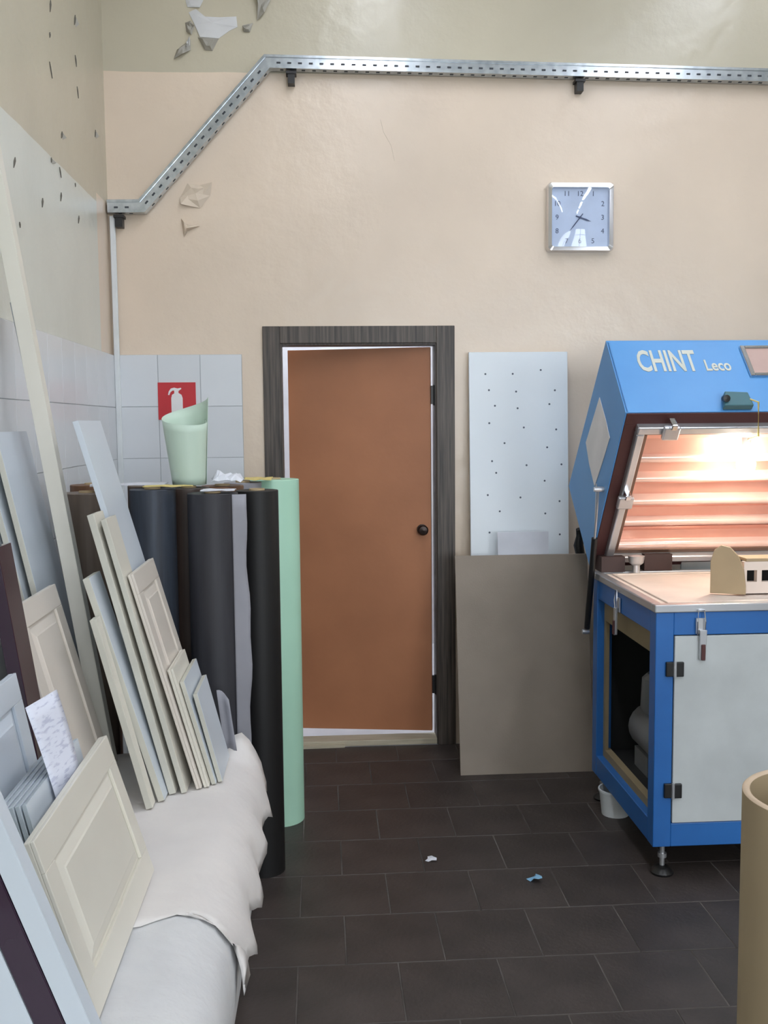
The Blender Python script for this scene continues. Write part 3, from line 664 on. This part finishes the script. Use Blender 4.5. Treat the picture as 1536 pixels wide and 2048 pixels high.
# ---- scraps on the floor
def scrap(name, c, r, m, label, seed, h=.012, cat='scrap'):
    rnd = random.Random(seed); n = 9; mb = MB(); v = [(c[0], c[1], h)]
    for k in range(n):
        a = 2*math.pi*k/n; rr = r*rnd.uniform(.5, 1.15); v.append((c[0]+rr*math.cos(a), c[1]+rr*.8*math.sin(a), rnd.choice((.001, .004, h*.9))))
    o = obj(name, mb.add(v, [(0, 1+k, 1+(k+1) % n) for k in range(n)]), m, None, solid=.001); tag(o, label, cat)
scrap('paper_scrap', (.738, 3.37), .032, m_scrapb, 'small light blue paper scrap on the dark tiled floor', 3, .018)
scrap('paper_scrap', (.387, 3.57), .024, m_paperw, 'tiny white paper scrap on the floor tiles in front of the door', 5, .008)
# ================================================================== FILM ROLLS
def roll(x, y, r, h, m, label, core=.028, name='film_roll'):
    t = thing(name, (x, y, 0), label, 'film roll', 'film rolls standing in the corner')
    obj('film', MB().lathe([(core, 0), (r, 0), (r, h-.002), (r-.002, h), (core, h)], (x, y, 0), 40, close=True), m, t, smooth=40)
    obj('core', MB().lathe([(core-.005, .0), (core-.0005, 0), (core-.0005, h+.006), (core-.005, h+.006)], (x, y, 0), 20, close=True), m_core, t, smooth=40)
    return t
roll(-.188, 4.020, .100, 1.400, m_mint, 'mint green film roll standing beside the door')
roll(-.226, 3.545, .075, 1.388, m_filmblack, 'jet black film roll standing just in front of the mint green roll')
sl_ = roll(-.366, 3.405, .085, 1.390, m_filmslate, 'dark slate film roll with a loose pale grey edge beside the black roll')
roll(-.578, 3.470, .078, 1.402, m_filmblue, 'dark blue grey film roll behind the leaning cream panels')
roll(-.470, 3.585, .074, 1.398, m_filmbrown, 'dark brown film roll squeezed between the slate and blue grey rolls')
roll(-.815, 3.540, .085, 1.388, m_filmtaupe, 'taupe film roll nearest the left wall tiles')
roll(-.362, 3.705, .078, 1.396, m_filmwood, 'wood print film roll behind the dark slate roll')
roll(-.630, 3.720, .078, 1.400, m_filmtaupe, 'taupe film roll in the back row under the pale sheets')
roll(-.850, 3.780, .080, 1.402, m_filmwood, 'wood print film roll in the back row by the left wall')
roll(-.300, 3.868, .072, 1.398, m_filmgrey, 'light grey film roll behind the black roll')
# loose end of the slate film: wavy sheet hanging off the roll
P = []
for j in range(29):
    z = .03+1.357*j/28; wv = .007*math.sin(j*.45)+.004*math.sin(j*1.25+1)
    rw = []
    for i in range(7):
        q = i/6; a = math.radians(-38+18*q); rr = .0865+.001
        rw.append((-.366+rr*math.cos(a)+(.036+wv*.7)*q**1.3, 3.405+rr*math.sin(a)-.012*q, z))
    P.append(rw)
obj('loose_edge', MB().grid(P), m_filmgrey, sl_, smooth=180, solid=.001)
# pale green sheet rolled into a cone, standing on the roll tops
cn = thing('rolled_sheet', (-.47, 3.60, 1.405), 'pale green film sheet rolled into a cone on top of the film rolls', 'film sheet')
P = []; NA = 48
for k in range(NA+1):
    tt = k/NA; a = math.radians(8+tt*385)      # start at the right, round the back, left, front, overlap
    if tt < .47: zt = 1.718-(1.718-1.640)*(tt/.47)
    else: zt = 1.640-.022*math.sin((tt-.47)/.53*math.pi)
    rb = .060-.004*tt; rtp = .083-.002*tt
    rw = []
    for j in range(9):
        q = j/8; hh = zt-1.407; zz = 1.407+hh*q; rr = rb+(rtp-rb)*(zz-1.407)/.26
        rw.append((-.468-.012*(zz-1.407)/.26+rr*math.cos(a), 3.60+rr*math.sin(a), zz))
    P.append(rw)
obj('cone_sheet', MB().grid(P), m_palegreen, cn, smooth=180, solid=.0012)
# things lying on the roll tops
def flat(name, x0, x1, y0, y1, z, h, m, label, cat, wob=.004, seed=1, group=None):
    rnd = random.Random(seed); P = []
    for i in range(6):
        P.append([(x0+(x1-x0)*i/5+rnd.uniform(-.004, .004), y0+(y1-y0)*j/3+rnd.uniform(-.004, .004), z+rnd.uniform(0, wob)) for j in range(4)])
    o = obj(name, MB().grid(P), m, None, solid=h); tag(o, label, cat, group); return o
flat('white_sheet', -.80, -.545, 3.50, 3.62, 1.411, .004, m_paperw, 'white sheet lying across the film roll tops by the wall', 'sheet', .006, 2)
flat('tape_strip', -.60, -.44, 3.42, 3.47, 1.411, .003, m_yellow, 'pale yellow tape strip lying on the blue grey roll', 'tape', .004, 3)
flat('white_sheet', -.40, -.29, 3.36, 3.44, 1.399, .003, m_paperw, 'white paper slip on top of the dark slate roll', 'sheet', .003, 4)
flat('tape_strip', -.29, -.19, 3.80, 3.92, 1.409, .004, m_yellow, 'pale yellow tape strip lying beside the mint green roll top', 'tape', .006, 5)
rnd = random.Random(11); P = []
for i in range(8):
    P.append([(-.395+.11*i/7+rnd.uniform(-.006, .006), 3.62+.09*j/5, 1.408+(.05*math.sin(math.pi*(j+.5)/6)*rnd.uniform(.55, 1))*(1 if 0 < i < 7 else .4)) for j in range(6)])
o = obj('crumpled_paper', MB().grid(P), m_paperw, None, solid=.001); tag(o, 'crumpled whitish paper beside the green cone on the roll tops', 'paper')

# ================================================================== LOW WRAPPED BUNDLE AND LEANING BOARDS
PZ = .545
prof = [(-.965, 0), (-.965, PZ-.02), (-.94, PZ), (-.33, PZ), (-.285, .535), (-.245, .51), (-.219, .47), (-.206, .41), (-.207, .33), (-.222, .22), (-.245, .1), (-.27, 0)]
bd = thing('wrapped_bundle', (-.58, 2.1, 0), 'long low bundle wrapped in white foam along the left wall', 'bundle')
ys = [1.0+2.24*i/16 for i in range(17)]; mb = MB(); n = len(prof); rnd = random.Random(4)
v = [(p[0]+(rnd.uniform(-.004, .004) if 4 < k < 11 else 0), y, p[1]) for y in ys for k, p in enumerate(prof)]
f = [(i*n+k, i*n+(k+1) % n, (i+1)*n+(k+1) % n, (i+1)*n+k) for i in range(16) for k in range(n)] + [tuple(range(n)), tuple(range(16*n, 17*n))]
obj('foam_wrap', mb.add(v, f), m_foam, bd, smooth=50)
# paper draped over the bundle; torn near edge, ragged right edge
def drape(y0, y1, name, label, off, xs_end, seed, far_lift=0, torn=.03):
    rnd = random.Random(seed)
    path = [(-.93, PZ), (-.8, PZ), (-.6, PZ), (-.45, PZ), (-.36, PZ), (-.33, PZ), (-.285, .537), (-.243, .512), (-.213, .474), (-.197, .42), (-.192, .36), (-.193, .30)]
    N_ = 34; P = []; rag = [rnd.uniform(-.03, .03) for _ in range(N_+1)]
    for i in range(N_+1):
        y = y0+(y1-y0)*i/N_; tq = i/N_
        cut = xs_end[0]+(xs_end[1]-xs_end[0])*tq + .018*math.sin(i*1.1+seed)+rag[i]*.35
        row_ = []
        # arc length along the path
        L_ = [0]
        for a, b_ in zip(path, path[1:]): L_.append(L_[-1]+math.hypot(b_[0]-a[0], b_[1]-a[1]))
        tot = L_[-1]-cut
        for j in range(25):
            q = tot*(j/24)**.8; k = max(i2 for i2 in range(len(L_)) if L_[i2] <= q+1e-9); k = min(k, len(path)-2)
            tt = (q-L_[k])/(L_[k+1]-L_[k]); x = path[k][0]+(path[k+1][0]-path[k][0])*tt; z = path[k][1]+(path[k+1][1]-path[k][1])*tt
            e = max(0, (j-17)/7)
            x += off*.5+.012*e*e*math.sin(i*.8+seed)+.010*e*e; z += off
            if far_lift and tq > .93: z += far_lift*((tq-.93)/.07)**1.3*math.exp(-((x+.27)/.06)**2)
            yy = y
            if i == 0: yy += rnd.uniform(-torn, torn)*.4+.02*math.sin(j*.9)+.09*max(0, (j-14)/10)
            if i == N_: yy += rnd.uniform(-.006, .006)
            row_.append((x, yy, z))
        P.append(row_)
    o = obj(name, MB().grid(P), m_sheet, None, smooth=180, solid=.0012); tag(o, label, 'paper'); return o
drape(2.10, 3.235, 'wrapping_paper', 'off white wrapping paper draped over the bundle, torn along its edges', .004, (.065, .085), 3, .075)
# ---- leaning boards.  face line: foot (x, z) -> top (x, z); board spans y0..y1; faces right
def lean(name, label, cat, face_m, foot_x, top, y0, y1, th, style='flat', edge_m=None, group=None, base=PZ+.0065, back_m=None):
    ux, uz = top[0]-foot_x, top[1]-base; L_ = math.hypot(ux, uz); ux /= L_; uz /= L_; nx, nz = uz, -ux
    zf = base+nz*th; F = Vector((foot_x, zf)); ln = (Vector(top)-F).length
    e = (Vector(top)-F)/ln; n2 = Vector((e.y, -e.x))
    def pt(u, v, w_): p = F+e*u+n2*w_; return (p.x, y0+v, p.y)
    W = y1-y0
    t = thing(name, (foot_x, (y0+y1)/2, base), label, cat, group)
    def bx_(u0, u1, v0, v1, w0, w1): return MB().add([pt(u0,v0,w0), pt(u1,v0,w0), pt(u1,v1,w0), pt(u0,v1,w0), pt(u0,v0,w1), pt(u1,v0,w1), pt(u1,v1,w1), pt(u0,v1,w1)], [(3,2,1,0),(4,5,6,7),(0,1,5,4),(1,2,6,5),(2,3,7,6),(3,0,4,7)])
    if style == 'flat':
        obj('board_core', bx_(0, ln, 0, W, -th, -.0012), edge_m or m_edge, t, bevel=.0012)
        obj('board_face', bx_(.0005, ln-.0005, .0005, W-.0005, -.0012, 0), face_m, t)
    else:
        fr_ = min(.062, W*.24, ln*.24)
        obj('board_core', bx_(0, ln, 0, W, -th, -.008), edge_m or face_m, t, bevel=.002)
        for q in ((0, fr_, 0, W), (ln-fr_, ln, 0, W), (fr_, ln-fr_, 0, fr_), (fr_, ln-fr_, W-fr_, W)):
            obj('frame_member', bx_(q[0], q[1], q[2], q[3], -.008, 0), face_m, t, bevel=.0015)
        # raised centre panel: steps up from the groove
        lv = [(fr_+.006, -.008), (fr_+.010, -.0065), (fr_+.030, -.001), (fr_+.034, .001)]
        mb = MB(); v = []
        for ins, w_ in lv: v += [pt(ins, ins, w_), pt(ln-ins, ins, w_), pt(ln-ins, W-ins, w_), pt(ins, W-ins, w_)]
        f = [(k*4+i, k*4+(i+1) % 4, (k+1)*4+(i+1) % 4, (k+1)*4+i) for k in range(3) for i in range(4)] + [(12, 13, 14, 15)]
        obj('centre_panel', mb.add(v, f), face_m, t)
    return t
K = .955
def kx(x): return x*K
def kz(z): return 1.62+(z-1.62)*K
G1 = 'panels leaning on the wrapped bundle'
# far fan of panels
lean('trim_strip', 'short narrow cream strip leaning foremost of the far panel fan', 'trim strip', m_cream, kx(-.505)+.0, (kx(-.648), kz(1.069)), 2.742, 2.79, .019, 'flat', group=G1)
lean('panel_board', 'narrow board with cool bluish face beside the short cream strip', 'board', m_cool, kx(-.478), (kx(-.676), kz(1.18)), 2.796, 2.93, .020, 'flat', group=G1)
lean('panel_board', 'tall cream board behind the bluish narrow board, first of a pair', 'board', m_cream, kx(-.454), (kx(-.670), kz(1.361)), 2.85, 2.97, .020, 'flat', group=G1)
lean('panel_board', 'tall cream board behind the bluish narrow board, second of a pair', 'board', m_cream, kx(-.422), (kx(-.636), kz(1.345)), 2.857, 2.99, .016, 'flat', group=G1)
lean('panel_board', 'tallest board of the fan, cool bluish white, rising above the dark film rolls', 'board', m_cool, kx(-.425), (kx(-.742), kz(1.637)), 3.00, 3.30, .018, 'flat', m_cool, group=G1)
lean('cabinet_door', 'ivory raised panel cabinet door, tallest raised panel door of the far fan', 'cabinet door', m_cream2, kx(-.380), (kx(-.568), kz(1.175)), 2.885, 3.235, .017, 'raised', group=G1)
lean('cabinet_door', 'ivory raised panel cabinet door, middle height of the far fan', 'cabinet door', m_cream, kx(-.358), (kx(-.460), kz(.878)), 2.897, 3.16, .017, 'raised', group=G1)
lean('panel_board', 'low bluish white board in front of the ivory raised panel doors', 'board', m_cool, kx(-.340), (kx(-.430), kz(.833)), 2.920, 3.21, .014, 'flat', group=G1)
lean('panel_board', 'lowest bluish white board at the right end of the far fan', 'board', m_cool, kx(-.322), (kx(-.393), kz(.787)), 2.94, 3.17, .014, 'flat', group=G1)
# grey film offcut standing behind the lowest board
P = [[(-.325+.04*i/5-.022*j/5, 3.195+.008*math.sin(i), .565+.20*j/5-.03*(i/5)**2*(j/5)) for j in range(6)] for i in range(6)]
o = obj('film_offcut', MB().grid(P), m_filmgrey, None, smooth=180, solid=.001); tag(o, 'curled grey film offcut behind the lowest bluish board', 'film offcut')
# long profile leaning on the left wall
lean('long_profile', 'long cream profile leaning high against the left wall', 'profile', m_cream, -.657, (-.972, 2.66), 3.10, 3.145, .046, 'flat', m_cream)
lean('long_profile', 'slim grey cream batten tucked behind the long cream profile', 'profile', m_cream, -.690, (-.93, 2.0), 3.17, 3.2, .012, 'flat', m_greyedge)
# boards behind the profile, on the left wall
G2 = 'boards stacked against the left wall'
lean('panel_board', 'bluish white board behind the long profile, reaching highest on the wall tiles', 'board', m_cool, -.712, (-.93, 1.605), 2.95, 3.25, .018, 'flat', m_edge, group=G2)
lean('panel_board', 'white board second in the stack behind the long profile', 'board', m_cool, -.738, (-.945, 1.49), 2.93, 3.24, .018, 'flat', m_edge, group=G2)
lean('panel_board', 'white board third in the stack behind the long profile', 'board', m_cool, -.764, (-.955, 1.41), 2.91, 3.23, .018, 'flat', m_edge, group=G2)
# beige raised panel door
lean('cabinet_door', 'beige raised panel door standing between the long profile and the printed sheet', 'cabinet door', m_cream2, -.598, (-.763, 1.171), 2.5, 2.885, .019, 'raised', group=G2)
# dark boards at the left edge
lean('panel_board', 'dark maroon glossy board at the left edge behind the white door', 'board', m_maroonb, -.640, (-.752, 1.34), 2.36, 2.46, .034, 'flat', m_purple, group=G2)
# white raised door at left edge and the stack of thin doors in front of it
lean('cabinet_door', 'white raised panel door cut by the left edge, behind the stacked thin doors', 'cabinet door', m_cool, -.607, (-.704, 1.058), 1.86, 2.30, .018, 'raised', group=G2)
for i in range(5):
    lean('thin_door', ['thin white door nearest the big ivory door, rightmost of its stack', 'thin white door, second from the right in the stack of five', 'thin white door, middle one of the stack of five', 'thin white door, fourth from the right in the stack of five', 'thin white door, leftmost of the stack of five'][i],
         'cabinet door', m_cool, -.492-.0125*i, (-.573-.0128*i, .897-.002*i), 1.90, 2.31, .0095, 'flat', m_greyedge, group='thin white doors in a stack')
# big ivory raised panel door in front
lean('cabinet_door', 'large ivory raised panel door in the foreground on the wrapped bundle', 'cabinet door', m_cream, -.412, (-.514, .892), 1.738, 2.344, .021, 'raised', m_cream)
# printed sheet standing behind the big door
cr = [(-.612, 2.05, 1.045), (-.585, 2.19, 1.045), (-.528, 2.17, .78), (-.536, 2.04, .78)]
P = []
for i in range(7):
    a = i/6; P.append([tuple((Vector(cr[0])*(1-a)+Vector(cr[1])*a)*(1-q)+(Vector(cr[3])*(1-a)+Vector(cr[2])*a)*q + Vector((.006*math.sin(math.pi*q)*(.4+a), 0, 0))) for q in [j/8 for j in range(9)]])
o = obj('printed_sheet', MB().grid(P), m_print, None, smooth=180, solid=.0006); tag(o, 'bluish printed paper sheet standing behind the big ivory door', 'paper')
# boards in the very foreground
lean('profile_bar', 'white bar leaning in the bottom left foreground, right of the purple bar', 'profile', m_cool, -.368, (-.62, 1.255), 1.600, 1.640, .037, 'flat', m_cool)
lean('profile_bar', 'dark purple glossy bar between two white bars in the bottom left foreground', 'profile', m_purple, -.410, (-.66, 1.25), 1.600, 1.640, .046, 'flat', m_purple)
lean('profile_bar', 'white bar at the very bottom left corner, left of the purple bar', 'profile', m_cool, -.461, (-.71, 1.24), 1.600, 1.640, .05, 'flat', m_cool)
